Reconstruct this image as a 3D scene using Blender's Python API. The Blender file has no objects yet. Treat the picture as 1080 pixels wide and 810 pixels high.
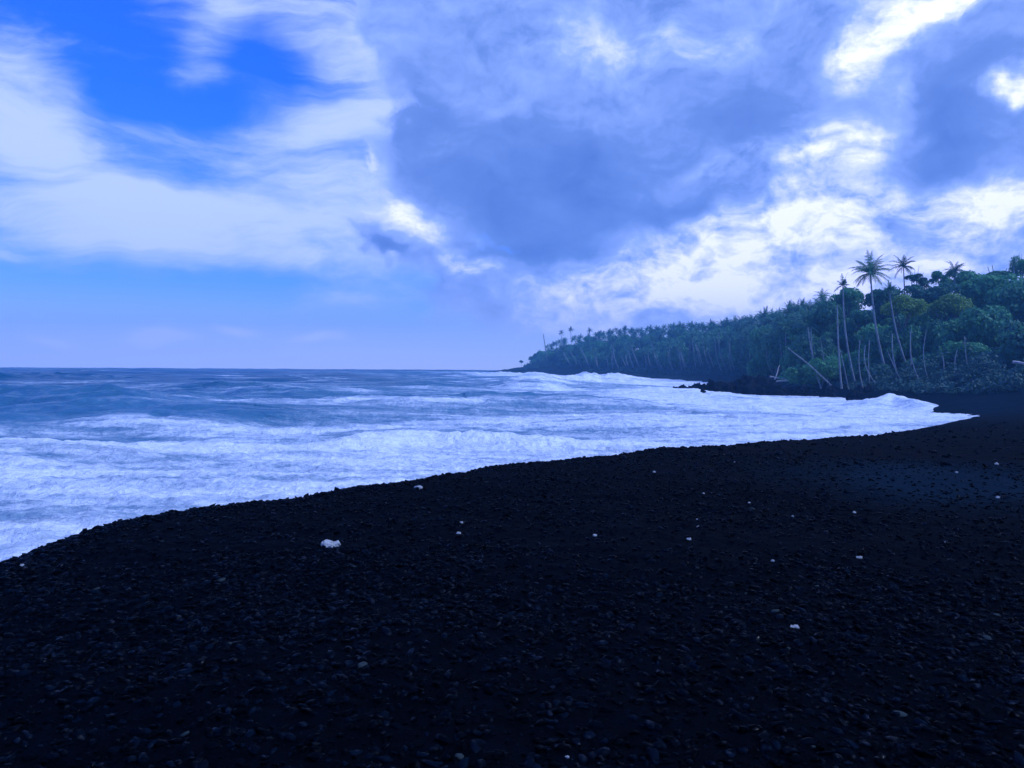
import bpy, math, random
import numpy as np
from mathutils import Matrix, Vector

# ------------------------------------------------------------------ camera
S = bpy.context.scene
C = S.collection
FPX, CX, CY = 831.0, 540.0, 405.0          # focal length and centre in photo pixels (1080 x 810)
ZC = 3.9                                   # eye height above the sea
PITCH = math.atan(17.0 / FPX)
ROLL = math.radians(0.39)
Fw = np.array([0, math.cos(PITCH), -math.sin(PITCH)])
R0 = np.array([1.0, 0, 0]); U0 = np.cross(R0, Fw)
Rt = R0 * math.cos(ROLL) + U0 * math.sin(ROLL)
Up = np.cross(Rt, Fw)
cam_d = bpy.data.cameras.new('camera'); cam = bpy.data.objects.new('camera', cam_d); C.objects.link(cam)
cam_d.sensor_width = 36; cam_d.lens = 36 * FPX / 1080
cam_d.clip_start = 0.05; cam_d.clip_end = 60000
m = Matrix.Identity(4)
for i in range(3):
    m[i][0] = Rt[i]; m[i][1] = Up[i]; m[i][2] = -Fw[i]
m[2][3] = ZC
cam.matrix_world = m
S.camera = cam

# ------------------------------------------------------------------ exposure and render
S.view_settings.view_transform = 'Standard'; S.view_settings.look = 'None'
S.view_settings.exposure = 0.25; S.view_settings.gamma = 1.0; S.view_settings.use_curve_mapping = False
S.render.engine = 'CYCLES'
cy = S.cycles
cy.use_denoising = True
try: cy.denoiser = 'OPENIMAGEDENOISE'
except Exception: pass
cy.max_bounces = 5; cy.diffuse_bounces = 2; cy.glossy_bounces = 2; cy.transmission_bounces = 3
cy.volume_bounces = 0; cy.transparent_max_bounces = 6
cy.caustics_reflective = False; cy.caustics_refractive = False
cy.use_adaptive_sampling = True; cy.adaptive_threshold = 0.02

# ------------------------------------------------------------------ pixel helpers
def ray(px, py):
    return FPX * Fw + (px - CX) * Rt - (py - CY) * Up
def at_z(px, py, z):
    d = ray(px, py); k = (z - ZC) / d[2]
    return np.array([0, 0, ZC]) + d * k
def at_y(px, py, y):
    d = ray(px, py)
    return np.array([0, 0, ZC]) + d * (y / d[1])
def sky_uv(px, py):
    d = ray(px, py); d = d / np.linalg.norm(d)
    return math.degrees(math.atan2(d[0], d[1])), math.degrees(math.asin(d[2]))
def s2l(c):
    return tuple((x / 255 / 12.92 if x / 255 <= .04045 else ((x / 255 + .055) / 1.055) ** 2.4) for x in c)

# ------------------------------------------------------------------ world: sky with clouds
SUN_EL, SUN_AZ = math.radians(50), math.radians(112)      # azimuth to the right of the view axis (+Y)
W = bpy.data.worlds.new('World'); S.world = W; W.use_nodes = True
NT = W.node_tree; NT.nodes.clear()
def nd(t, **kw):
    n = NT.nodes.new(t)
    for k, v in kw.items(): setattr(n, k, v)
    return n
def lk(a, b): NT.links.new(a, b)
def put(sock, v):
    if isinstance(v, bpy.types.NodeSocket): lk(v, sock)
    else: sock.default_value = v
def mth(op, a, b=0.0, c=0.0, clamp=False):
    n = nd('ShaderNodeMath', operation=op, use_clamp=clamp)
    put(n.inputs[0], a); put(n.inputs[1], b)
    if op in ('MULTIPLY_ADD', 'SMOOTH_MIN', 'SMOOTH_MAX'): put(n.inputs[2], c)
    return n.outputs[0]
def vm(op, a, b=None):
    n = nd('ShaderNodeVectorMath', operation=op)
    put(n.inputs[0], a)
    if b is not None: put(n.inputs[1], b)
    return n.outputs[0]
def sstep(x, lo, hi):
    n = nd('ShaderNodeMapRange', interpolation_type='SMOOTHSTEP')
    put(n.inputs['Value'], x); put(n.inputs['From Min'], lo); put(n.inputs['From Max'], hi)
    return n.outputs[0]
def noise(vec, scale, detail=5, rough=.55, dist=0.0, colour=False):
    n = nd('ShaderNodeTexNoise'); put(n.inputs['Vector'], vec)
    n.inputs['Scale'].default_value = scale; n.inputs['Detail'].default_value = detail
    n.inputs['Roughness'].default_value = rough; n.inputs['Distortion'].default_value = dist
    return n.outputs['Color'] if colour else n.outputs['Fac']
def mixc(f, a, b):
    n = nd('ShaderNodeMix', data_type='RGBA'); put(n.inputs['Factor'], f)
    put(n.inputs[6], a if isinstance(a, bpy.types.NodeSocket) else (*a, 1))
    put(n.inputs[7], b if isinstance(b, bpy.types.NodeSocket) else (*b, 1))
    return n.outputs[2]

tc = nd('ShaderNodeTexCoord')
sep = nd('ShaderNodeSeparateXYZ'); lk(tc.outputs['Generated'], sep.inputs[0])
az = mth('MULTIPLY', mth('ARCTAN2', sep.outputs[0], sep.outputs[1]), 57.29578)
el = mth('MULTIPLY', mth('ARCSINE', sep.outputs[2]), 57.29578)
comb = nd('ShaderNodeCombineXYZ'); lk(az, comb.inputs[0]); lk(el, comb.inputs[1])
P = comb.outputs[0]                                       # sky coordinates in degrees
PDEG = 540 / 33.0                                         # about 16.4 px per degree
# domain warps: large billow, small curl
w1 = vm('SUBTRACT', noise(P, 0.16, 3, .5, colour=True), (.5, .5, .5))
w2 = vm('SUBTRACT', noise(P, 0.62, 4, .6, colour=True), (.5, .5, .5))
Pw = vm('ADD', vm('ADD', P, vm('MULTIPLY', w1, (7.5, 5.0, 0))), vm('MULTIPLY', w2, (1.3, 1.0, 0)))
Ps = vm('ADD', P, vm('MULTIPLY', w1, (4.0, 2.5, 0)))
def blob(vec, px, py, rx, ry, rot=0.0, kind='SPHERICAL'):
    u, v = sky_uv(px, py)
    mp = nd('ShaderNodeMapping', vector_type='TEXTURE'); lk(vec, mp.inputs[0])
    mp.inputs['Location'].default_value = (u, v, 0)
    mp.inputs['Rotation'].default_value = (0, 0, math.radians(rot))
    mp.inputs['Scale'].default_value = (rx / PDEG, ry / PDEG, 1)
    g = nd('ShaderNodeTexGradient', gradient_type=kind); lk(mp.outputs[0], g.inputs[0])
    return sstep(g.outputs['Fac'], 0.0, 1.0)
def field(vec, blobs, base):
    acc = base
    for (px, py, rx, ry, rot, amp) in blobs:
        acc = mth('MULTIPLY_ADD', blob(vec, px, py, rx, ry, rot), amp, acc)
    return acc
fb = noise(vm('MULTIPLY', Pw, (0.75, 1.25, 1)), 0.20, 8, .60)      # billows
fine = noise(vm('ADD', vm('MULTIPLY', Ps, (0.8, 1.3, 1)), (31.7, 5.1, 0)), 0.62, 7, .62)
wisp = noise(vm('MULTIPLY', Ps, (0.36, 1.4, 1)), 0.17, 9, .64, .5)  # stretched cirrus

# thin high cloud (px, py, rx, ry, rot deg counter-clockwise, amplitude)
thin = field(Ps, [
    (0, 105, 105, 120, -35, .85), (80, 180, 170, 50, -32, .6), (150, 205, 150, 34, -8, .3),
    (160, 238, 460, 66, 0, 1.25), (420, 235, 140, 90, -20, .8), (340, 285, 190, 40, -8, .5),
    (345, 130, 170, 120, 18, .72), (215, 50, 46, 130, -22, .5), (320, 0, 190, 60, 0, .6), (250, 190, 160, 60, 0, .3),
    (115, 45, 70, 20, 0, .5), (440, 60, 120, 140, 0, .7), (345, 318, 150, 22, 0, .6),
    (280, 72, 66, 50, 0, -.5), (100, 20, 130, 50, -10, -.45), (125, 95, 80, 56, 0, -.45), (215, 115, 80, 36, 20, -.35),
    (100, 312, 360, 40, 0, -.75), (165, 357, 55, 13, 0, 1.25), (245, 345, 44, 11, 0, 1.15), (60, 357, 44, 10, 0, .9), (345, 355, 60, 10, 0, .8),
], .20)
thin_a = sstep(mth('ADD', thin, mth('MULTIPLY_ADD', wisp, 2.7, -1.35)), -.10, 1.35)
thin_a = mth('MULTIPLY', thin_a, .88)
# heavy low cloud
heavy = field(Pw, [
    (600, 130, 270, 300, 0, 1.3), (860, 190, 420, 330, 0, 1.3), (1000, 60, 420, 260, 0, 1.2), (440, 20, 110, 190, 0, .55),
    (450, 190, 110, 110, -40, .6), (600, 320, 220, 70, 0, .75), (405, 262, 80, 46, -30, .85), (490, 300, 110, 70, -30, .8),
    (700, 345, 360, 60, 0, .7), (1010, 320, 320, 110, 0, .9), (700, -200, 900, 300, 0, 1.2), (1500, 100, 700, 500, 0, 1.2),
    (230, 80, 170, 140, 0, -.4), (310, 370, 200, 40, 0, -.4),
], -.36)
hraw = mth('ADD', heavy, mth('MULTIPLY_ADD', fb, 1.7, -.85))
soft = sstep(el, 1.0, 9.0)
hmax = nd('ShaderNodeMapRange', interpolation_type='LINEAR'); lk(soft, hmax.inputs[0]); hmax.inputs[3].default_value = 1.1; hmax.inputs[4].default_value = .34
heavy_a = sstep(hraw, -.06, hmax.outputs[0])
# brightness of the heavy cloud: 0 shaded base, 1 sunlit edge
lit = field(Pw, [
    (600, 190, 250, 110, -8, -.30), (800, 110, 170, 70, 10, -.22), (530, 240, 130, 60, -25, -.16), (1000, 130, 110, 90, 0, -.32),
    (955, 14, 95, 44, 38, .38), (910, 66, 60, 32, 40, .32), (940, 100, 40, 26, 60, .2), (1012, 2, 60, 24, 0, .5), (1072, 92, 28, 20, 0, .7),
    (880, 160, 100, 34, 12, .38), (760, 172, 90, 24, 10, .22), (800, 262, 300, 70, 8, .40), (650, 305, 190, 44, 8, .30),
    (1040, 222, 140, 60, 0, .52), (950, 238, 44, 30, 0, -.4), (740, 218, 110, 26, 0, -.2), (930, 300, 260, 50, 0, .25), (830, 235, 330, 110, 14, .16), (920, 40, 170, 90, 35, .06),
    (860, 280, 60, 18, 0, -.22), (740, 290, 60, 16, 0, -.2),
    (660, 50, 200, 44, 0, .16), (450, 120, 80, 130, 0, -.12), (380, 75, 30, 60, 0, .26), (384, 170, 22, 40, 0, .2), (425, 235, 70, 40, -35, .40), (400, 266, 30, 14, -30, -.28),
    (490, 285, 60, 26, -20, .35), (570, 265, 170, 20, 0, -.14), (660, 350, 300, 26, 0, .12), (900, 315, 330, 44, 4, .32), (700, 318, 200, 34, 4, .26), (560, 345, 160, 30, 0, .14), (830, 225, 120, 40, 10, .2),
], .38)
bb = mth('ADD', lit, mth('MULTIPLY', mth('SUBTRACT', fb, .5), mth('MULTIPLY_ADD', sstep(lit, .3, .8), 1.1, .72)))
bb = mth('ADD', bb, mth('MULTIPLY', mth('SUBTRACT', fine, .5), mth('MULTIPLY_ADD', sstep(lit, .25, .8), 1.3, .16)))
edge = mth('MULTIPLY', mth('SUBTRACT', 1.0, sstep(hraw, .02, .45)), .16)
bb = mth('ADD', bb, edge)
ramp = nd('ShaderNodeValToRGB'); lk(bb, ramp.inputs[0])
cr = ramp.color_ramp
def sk(c, b=1.0):                                         # the camera's cold white balance: the blue channel runs past white
    r = s2l(c); return (r[0], r[1], r[2] * b)
cr.elements[0].position = 0.0; cr.elements[0].color = (*sk((84, 120, 206)), 1)
cr.elements[1].position = 1.0; cr.elements[1].color = (.98, 1.03, 1.7, 1)
for p, c, b in ((.25, (104, 140, 222), 1.0), (.5, (148, 178, 250), 1.1), (.72, (200, 216, 255), 1.3)):
    e = cr.elements.new(p); e.color = (*sk(c, b), 1)
# clear sky
sky = nd('ShaderNodeTexSky', sky_type='NISHITA', sun_disc=False)
sky.sun_elevation = SUN_EL; sky.sun_rotation = SUN_AZ
sky.altitude = 0; sky.air_density = 1.0; sky.dust_density = 0.3; sky.ozone_density = 2.0
tintf = sstep(el, 3.0, 19.0)
STR = 0.1
tint = mixc(tintf, (.34, .68, 1.8), (.14, .64, 2.6))
clear = vm('MULTIPLY', sky.outputs[0], tint)
K = 1 / STR
def scaled(c):
    v = vm('SCALE', c); v.node.inputs['Scale'].default_value = K; return v
thin_c = scaled(mixc(sstep(mth('MULTIPLY_ADD', wisp, 3.6, mth('MULTIPLY_ADD', thin, .8, -1.75)), -.4, 1.3), sk((132, 172, 255), 1.15), sk((198, 217, 255), 1.3)))
heavy_c = scaled(ramp.outputs[0])
col = mixc(thin_a, clear, thin_c)
col = mixc(heavy_a, col, heavy_c)
# pale air just above the horizon
hz = mth('SUBTRACT', 1.0, sstep(el, -.5, 6.5))
hzc = scaled(mixc(0.0, sk((206, 222, 255), 1.2), (0, 0, 0)))
col = mixc(mth('MULTIPLY', hz, .85), col, hzc)
bg = nd('ShaderNodeBackground'); lk(col, bg.inputs[0]); bg.inputs[1].default_value = STR
wo = nd('ShaderNodeOutputWorld'); lk(bg.outputs[0], wo.inputs[0])
W.cycles.sampling_method = 'MANUAL'; W.cycles.sample_map_resolution = 512

# ------------------------------------------------------------------ sun (veiled by cloud)
sd = bpy.data.lights.new('sun', 'SUN'); sun = bpy.data.objects.new('sun', sd); C.objects.link(sun)
sd.energy = 2.7; sd.angle = math.radians(12); sd.color = (.66, .80, 1.0)
sdir = Vector((math.cos(SUN_EL) * math.sin(SUN_AZ), math.cos(SUN_EL) * math.cos(SUN_AZ), math.sin(SUN_EL)))
sun.rotation_euler = (-sdir).to_track_quat('-Z', 'Y').to_euler()

# ------------------------------------------------------------------ helpers
rng = np.random.default_rng(7)
random.seed(7)
def tag(o, label=None, cat=None, group=None, kind=None):
    if label: o['label'] = label
    if cat: o['category'] = cat
    if group: o['group'] = group
    if kind: o['kind'] = kind
    return o
def link(name, me, mat=None, parent=None):
    o = bpy.data.objects.new(name, me); C.objects.link(o)
    if mat is not None and me is not None and not me.materials: me.materials.append(mat)
    if parent is not None: o.parent = parent
    return o
def empty(name, loc):
    o = bpy.data.objects.new(name, None); C.objects.link(o); o.location = loc; o.empty_display_size = .3
    return o
def mesh(name, V, F, smooth=False, attrs=None):
    """V (n,3); F (m,3) or (m,4) array of indices"""
    V = np.asarray(V, np.float32); F = np.asarray(F, np.int32)
    me = bpy.data.meshes.new(name); k = F.shape[1]
    me.vertices.add(len(V)); me.vertices.foreach_set('co', V.ravel())
    me.loops.add(F.size); me.loops.foreach_set('vertex_index', F.ravel())
    me.polygons.add(len(F)); me.polygons.foreach_set('loop_start', np.arange(0, F.size, k, dtype=np.int32))
    me.polygons.foreach_set('use_smooth', np.full(len(F), smooth))
    me.update(calc_edges=True)
    for nm, a in (attrs or {}).items():
        at = me.attributes.new(nm, 'FLOAT', 'POINT'); at.data.foreach_set('value', np.asarray(a, np.float32))
    return me
def hash2(ix, iy, seed):
    h = (ix.astype(np.int64) * 374761393 + iy.astype(np.int64) * 668265263 + seed * 982451653) & 0x7fffffff
    h = ((h ^ (h >> 13)) * 1274126177) & 0x7fffffff
    return (h ^ (h >> 16)) & 0xffff
def perlin(x, y, seed=0):
    ix = np.floor(x); iy = np.floor(y); fx = x - ix; fy = y - iy
    u = fx * fx * fx * (fx * (fx * 6 - 15) + 10); v = fy * fy * fy * (fy * (fy * 6 - 15) + 10)
    def g(dx, dy):
        a = hash2(ix + dx, iy + dy, seed) * (2 * math.pi / 65536)
        return np.cos(a) * (fx - dx) + np.sin(a) * (fy - dy)
    a = g(0, 0); b = g(1, 0); c = g(0, 1); d = g(1, 1)
    return (a + (b - a) * u) * (1 - v) + (c + (d - c) * u) * v
def fbm(x, y, seed=0, octs=4, gain=.5):
    s = 0; a = 1; f = 1
    for o in range(octs):
        s = s + a * perlin(x * f + 17.3 * o, y * f - 9.1 * o, seed + o); a *= gain; f *= 2.03
    return s
def smooth(x, a, b):
    t = np.clip((x - a) / (b - a), 0, 1); return t * t * (3 - 2 * t)
def grid_faces(nr, na, closed=False):
    i = np.arange(nr - 1)[:, None]; j = np.arange(na if closed else na - 1)[None, :]
    j2 = (j + 1) % na
    return np.stack([i * na + j, i * na + j2, (i + 1) * na + j2, (i + 1) * na + j], -1).reshape(-1, 4)

# ---- materials
class M:
    def __init__(s, name):
        s.m = bpy.data.materials.new(name); s.m.use_nodes = True; s.t = s.m.node_tree; s.t.nodes.clear()
        s.out = s.n('ShaderNodeOutputMaterial')
    def n(s, t, **kw):
        x = s.t.nodes.new(t)
        for k, v in kw.items(): setattr(x, k, v)
        return x
    def put(s, sock, v):
        if isinstance(v, bpy.types.NodeSocket): s.t.links.new(v, sock)
        elif isinstance(v, tuple) and len(v) == 3 and sock.type == 'RGBA': sock.default_value = (*v, 1)
        else: sock.default_value = v
    def math(s, op, a, b=0., c=0., clamp=False):
        x = s.n('ShaderNodeMath', operation=op, use_clamp=clamp); s.put(x.inputs[0], a); s.put(x.inputs[1], b)
        if op == 'MULTIPLY_ADD': s.put(x.inputs[2], c)
        return x.outputs[0]
    def ss(s, v, lo, hi, a=0., b=1.):
        x = s.n('ShaderNodeMapRange', interpolation_type='SMOOTHSTEP'); s.put(x.inputs[0], v)
        x.inputs[1].default_value = lo; x.inputs[2].default_value = hi; x.inputs[3].default_value = a; x.inputs[4].default_value = b
        return x.outputs[0]
    def mix(s, f, a, b):
        x = s.n('ShaderNodeMix', data_type='RGBA'); s.put(x.inputs[0], f); s.put(x.inputs[6], a); s.put(x.inputs[7], b); return x.outputs[2]
    def pos(s, scale=(1, 1, 1), rot=0.0):
        g = s.n('ShaderNodeNewGeometry'); mp = s.n('ShaderNodeMapping'); s.t.links.new(g.outputs['Position'], mp.inputs[0])
        mp.inputs['Scale'].default_value = scale; mp.inputs['Rotation'].default_value = (0, 0, rot); return mp.outputs[0]
    def obj(s, scale=(1, 1, 1)):
        g = s.n('ShaderNodeTexCoord'); mp = s.n('ShaderNodeMapping'); s.t.links.new(g.outputs['Object'], mp.inputs[0])
        mp.inputs['Scale'].default_value = scale; return mp.outputs[0]
    def noise(s, v, sc, det=4, rough=.55, dist=0.):
        x = s.n('ShaderNodeTexNoise'); s.put(x.inputs['Vector'], v); x.inputs['Scale'].default_value = sc
        x.inputs['Detail'].default_value = det; x.inputs['Roughness'].default_value = rough; x.inputs['Distortion'].default_value = dist
        return x.outputs['Fac']
    def attr(s, name):
        x = s.n('ShaderNodeAttribute', attribute_name=name); return x.outputs['Fac']
    def rand(s):
        return s.n('ShaderNodeObjectInfo').outputs['Random']
    def bump(s, h, strength=.5, dist=.05, normal=None):
        x = s.n('ShaderNodeBump'); s.put(x.inputs['Height'], h); x.inputs['Strength'].default_value = strength; x.inputs['Distance'].default_value = dist
        if normal is not None: s.put(x.inputs['Normal'], normal)
        return x.outputs[0]
    def bsdf(s, **kw):
        x = s.n('ShaderNodeBsdfPrincipled')
        for k, v in kw.items(): s.put(x.inputs[k.replace('_', ' ')], v)
        return x.outputs[0]
    def fin(s, sh):
        s.t.links.new(sh, s.out.inputs[0]); return s.m

def mat_ground():
    q = M('black_sand'); p = q.pos()
    n1 = q.noise(p, 9.0, 6, .65); n2 = q.noise(p, .25, 3); n3 = q.noise(p, 60.0, 3, .6)
    fine = q.attr('fine'); soil = q.attr('soil')
    c = q.mix(q.ss(n1, .35, .75), (.00006, .0004, .0012), (.0004, .0016, .0042))
    c = q.mix(q.math('MULTIPLY', fine, q.ss(n2, .3, .6, .6, 1.)), c, (.003, .014, .026))
    c = q.mix(soil, c, q.mix(n1, (.008, .022, .026), (.020, .042, .038)))
    h = q.math('ADD', q.math('MULTIPLY', n1, 1.0), q.math('MULTIPLY', n3, .5))
    return q.fin(q.bsdf(Base_Color=c, Roughness=.8, Normal=q.bump(h, .8, .03), Specular_IOR_Level=.015))
def mat_pebble():
    q = M('basalt_pebble'); a = q.attr('tone'); p = q.pos()
    c = q.mix(a, (.00006, .0004, .0012), (.0013, .0046, .0106))
    c = q.mix(q.ss(a, .93, 1.0), c, (.024, .034, .034))
    h = q.noise(p, 120, 3)
    return q.fin(q.bsdf(Base_Color=c, Roughness=q.ss(q.noise(p, 37, 1), .45, .62, .7, .34), Normal=q.bump(h, .3, .004), Specular_IOR_Level=q.ss(q.noise(p, 23, 1), .56, .70, .012, .13)))
def mat_water():
    q = M('sea_water')
    f = q.attr('foam'); milk = q.attr('milk')
    pa = q.pos((1, 1, 1)); ps = q.pos((.22, 1.0, 1.0), .12)
    n1 = q.noise(pa, .8, 7, .68, .6); n2 = q.noise(ps, .50, 8, .66, .9); n3 = q.noise(pa, 4.0, 5, .65, .3)
    big = q.noise(q.pos((.05, .22, 1.0), .08), 1.0, 5, .6, .5)
    nn = q.math('ADD', q.math('MULTIPLY', n1, .45), q.math('MULTIPLY', n2, .95))
    nn = q.math('ADD', nn, q.math('MULTIPLY', big, .75))
    nn = q.math('MULTIPLY_ADD', n3, .35, q.math('SUBTRACT', nn, 1.25))
    fv = q.math('MULTIPLY_ADD', nn, 2.0, f)
    fac = q.ss(fv, .12, .95)
    thick = q.ss(fv, .55, 1.35)
    foamc = q.mix(thick, (.36, .45, .52), (.90, .91, .92))
    hb = q.math('ADD', q.math('MULTIPLY', n1, .8), q.math('ADD', q.math('MULTIPLY', n3, .4), q.math('MULTIPLY', n2, .8)))
    fo = q.bsdf(Base_Color=foamc, Roughness=.8, Normal=q.bump(hb, 1.0, .45), Specular_IOR_Level=.15)
    deep = q.mix(milk, (.002, .075, .130), (.07, .20, .29))
    wv = q.noise(q.pos((.55, 1.3, 1.0), .1), .9, 6, .6, .2)
    wl = q.noise(q.pos((.012, .045, .05), .06), 1.0, 7, .68, .2)
    hw = q.math('ADD', wv, q.math('MULTIPLY', wl, 9.0))
    wa = q.bsdf(Base_Color=deep, Roughness=.25, IOR=1.333, Normal=q.bump(hw, .8, .55), Specular_IOR_Level=.14)
    mx = q.n('ShaderNodeMixShader'); q.put(mx.inputs[0], fac); q.put(mx.inputs[1], wa); q.put(mx.inputs[2], fo)
    return q.fin(mx.outputs[0])
def mat_leaf(name, dark, light, warm, transl=.25):
    q = M(name); r = q.rand(); p = q.pos()
    n = q.noise(p, .9, 4, .6)
    c = q.mix(q.ss(q.math('MULTIPLY_ADD', r, .45, q.math('MULTIPLY', n, .9)), .3, .95), dark, light)
    c = q.mix(q.math('MULTIPLY', q.ss(q.noise(p, 2.7, 2), .55, .75), .45), c, warm)
    b = q.bsdf(Base_Color=c, Roughness=.6, Specular_IOR_Level=.25)
    t = q.n('ShaderNodeBsdfTranslucent'); q.put(t.inputs[0], c)
    mx = q.n('ShaderNodeMixShader'); mx.inputs[0].default_value = transl; q.put(mx.inputs[1], b); q.put(mx.inputs[2], t.outputs[0])
    return q.fin(mx.outputs[0])
def mat_bark(name, a, b, sc=1.0):
    q = M(name); p = q.pos((1, 1, .35))
    n = q.noise(p, 3 * sc, 5, .6); rings = q.noise(q.pos((.3, .3, 5)), 2 * sc, 3)
    c = q.mix(q.ss(q.math('MULTIPLY_ADD', n, .7, q.math('MULTIPLY', rings, .4)), .35, .8), a, b)
    return q.fin(q.bsdf(Base_Color=c, Roughness=.85, Normal=q.bump(rings, .6, .05)))
def mat_rock():
    q = M('wet_lava_rock'); p = q.pos()
    n = q.noise(p, 1.3, 7, .65); v = q.noise(p, 7, 4, .6)
    c = q.mix(q.ss(n, .3, .75), (.0004, .0018, .005), (.003, .008, .016))
    return q.fin(q.bsdf(Base_Color=c, Roughness=.5, Normal=q.bump(q.math('ADD', n, q.math('MULTIPLY', v, .3)), 1.0, .25), Specular_IOR_Level=.04))
def mat_coral():
    q = M('bleached_coral'); p = q.obj()
    n = q.noise(p, 25, 5, .6)
    c = q.mix(q.ss(n, .3, .7), (.22, .22, .20), (.66, .64, .60))
    return q.fin(q.bsdf(Base_Color=c, Roughness=.8, Normal=q.bump(n, .8, .01)))
MLU = mat_leaf('shaded_shrub_leaf', (.008, .042, .050), (.030, .100, .080), (.05, .12, .06), .25)  # undergrowth green darkened to stand in for shade at the foot of the trees
MG, MP, MW, MR, MC = mat_ground(), mat_pebble(), mat_water(), mat_rock(), mat_coral()
ML = mat_leaf('broad_leaf', (.024, .105, .085), (.10, .33, .135), (.20, .36, .085), .38)
MLB = mat_leaf('bright_leaf', (.12, .24, .06), (.18, .32, .07), (.22, .31, .07), .4)
MLP = mat_leaf('palm_leaf', (.030, .12, .095), (.085, .24, .13), (.14, .22, .085))
MB = mat_bark('pale_palm_bark', (.10, .12, .13), (.27, .29, .29))
MBD = mat_bark('grey_bark', (.07, .068, .06), (.20, .19, .17))
MWD = mat_bark('driftwood', (.28, .26, .23), (.58, .55, .50), 2)

# ------------------------------------------------------------------ terrain
# shoreline: world points with crest height z0, seaward slope, inland rise zi over width w, inland slope
SH = []
def sh(p, z0, ss_, zi, w, g): SH.append((p[0], p[1], z0, ss_, zi, w, g))
sh((-70, -160), 2.2, .42, .0, 10, .004)
sh((-9.5, -14), 2.2, .42, .0, 10, .004)
sh((-6.3, -1), 2.2, .42, .0, 10, .0)
for px, py in ((-110, 650), (0, 597), (60, 571), (130, 549), (205, 535), (290, 523), (370, 512), (430, 504), (540, 486), (640, 478)):
    sh(at_z(px, py, 2.2), 2.2, .42, .0, 10, .0)
sh(at_z(700, 472, 2.18), 2.18, .40, .02, 10, .0)
sh(at_z(780, 467, 2.13), 2.13, .38, .07, 10, .0)
sh(at_z(850, 463, 2.08), 2.08, .34, .12, 10, .0)
sh(at_z(940, 457, 1.95), 1.95, .28, .25, 9, .005)
sh(at_z(985, 452, 1.5), 1.5, .26, .6, 9, .01)
sh(at_z(1006, 447, .9), .9, .25, 1.0, 10, .015)
sh(at_z(1023, 441, .25), .25, .3, 1.6, 14, .03)
sh(at_z(1025, 436, .1), .1, .3, 2.2, 14, .03)
sh(at_z(985, 428, 0), 0, .25, 2.6, 12, .05)
sh(at_z(930, 424, 0), 0, .5, 2.2, 6, .06)
sh(at_z(862, 419, 0), 0, .7, 2.0, 5, .07)
sh(np.array([53, 150, 0]), 0, .8, 2.2, 5, .06)
sh(np.array([56, 203, 0]), 0, .8, 1.8, 6, .05)
sh(np.array([61, 265, 0]), 0, .8, 1.9, 7, .03)
sh(np.array([57, 325, 0]), 0, .8, 2.6, 7, .02)
sh(np.array([43, 370, 0]), 0, .9, 3.6, 7, .015)
sh(np.array([22, 420, 0]), 0, 1.0, 5.6, 7, .01)
sh(np.array([3, 470, 0]), 0, 1.0, 6.4, 8, .006)
sh(np.array([-10, 505, 0]), 0, .9, 5.4, 9, .0)
sh(np.array([-21, 525, 0]), 0, .7, 1.6, 8, .0)
sh(np.array([-12, 545, 0]), 0, .7, 4.0, 8, .0)
sh(np.array([60, 640, 0]), 0, .8, 5.0, 8, .01)
sh(np.array([250, 760, 0]), 0, .8, 5.0, 8, .01)
sh(np.array([900, 900, 0]), 0, .8, 5.0, 8, .01)
SHA = np.array(SH)
def shore(x, y):
    """signed distance (positive inland) and blended parameters"""
    x = np.asarray(x, float); y = np.asarray(y, float); shp = x.shape; x = x.ravel(); y = y.ravel()
    best = np.full(x.shape, 1e18); sgn = np.ones(x.shape)
    a = SHA[:-1, :2]; b = SHA[1:, :2]
    for (ax, ay), (bx, by) in zip(a, b):
        dx, dy = bx - ax, by - ay; L = dx * dx + dy * dy
        t = np.clip(((x - ax) * dx + (y - ay) * dy) / L, 0, 1)
        ex = x - ax - t * dx; ey = y - ay - t * dy; d = ex * ex + ey * ey
        k = d < best - 1e-9
        best = np.where(k, d, best)
    d = np.sqrt(best)
    # inside test: close the land polygon far to the right and behind
    poly = np.vstack([SHA[:, :2], [[6000, 1500], [6000, -6000], [-200, -6000]]])
    ins = np.zeros(x.shape, bool); n = len(poly); j = n - 1
    for i in range(n):
        xi, yi = poly[i]; xj, yj = poly[j]
        c = ((yi > y) != (yj > y)) & (x < (xj - xi) * (y - yi) / (yj - yi + 1e-30) + xi)
        ins ^= c; j = i
    s = np.where(ins, d, -d)
    num = np.zeros((5,) + x.shape); den = np.zeros(x.shape)
    # blend along the polyline with a few samples on every segment
    for k in range(len(SHA) - 1):
        for t in (0, .33, .66):
            q = SHA[k] * (1 - t) + SHA[k + 1] * t
            w = 1.0 / ((x - q[0]) ** 2 + (y - q[1]) ** 2 + .3) ** 2.5
            den += w
            for c in range(5): num[c] += w * q[2 + c]
    pr = num / den
    return s.reshape(shp), pr.reshape((5,) + shp)
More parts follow.
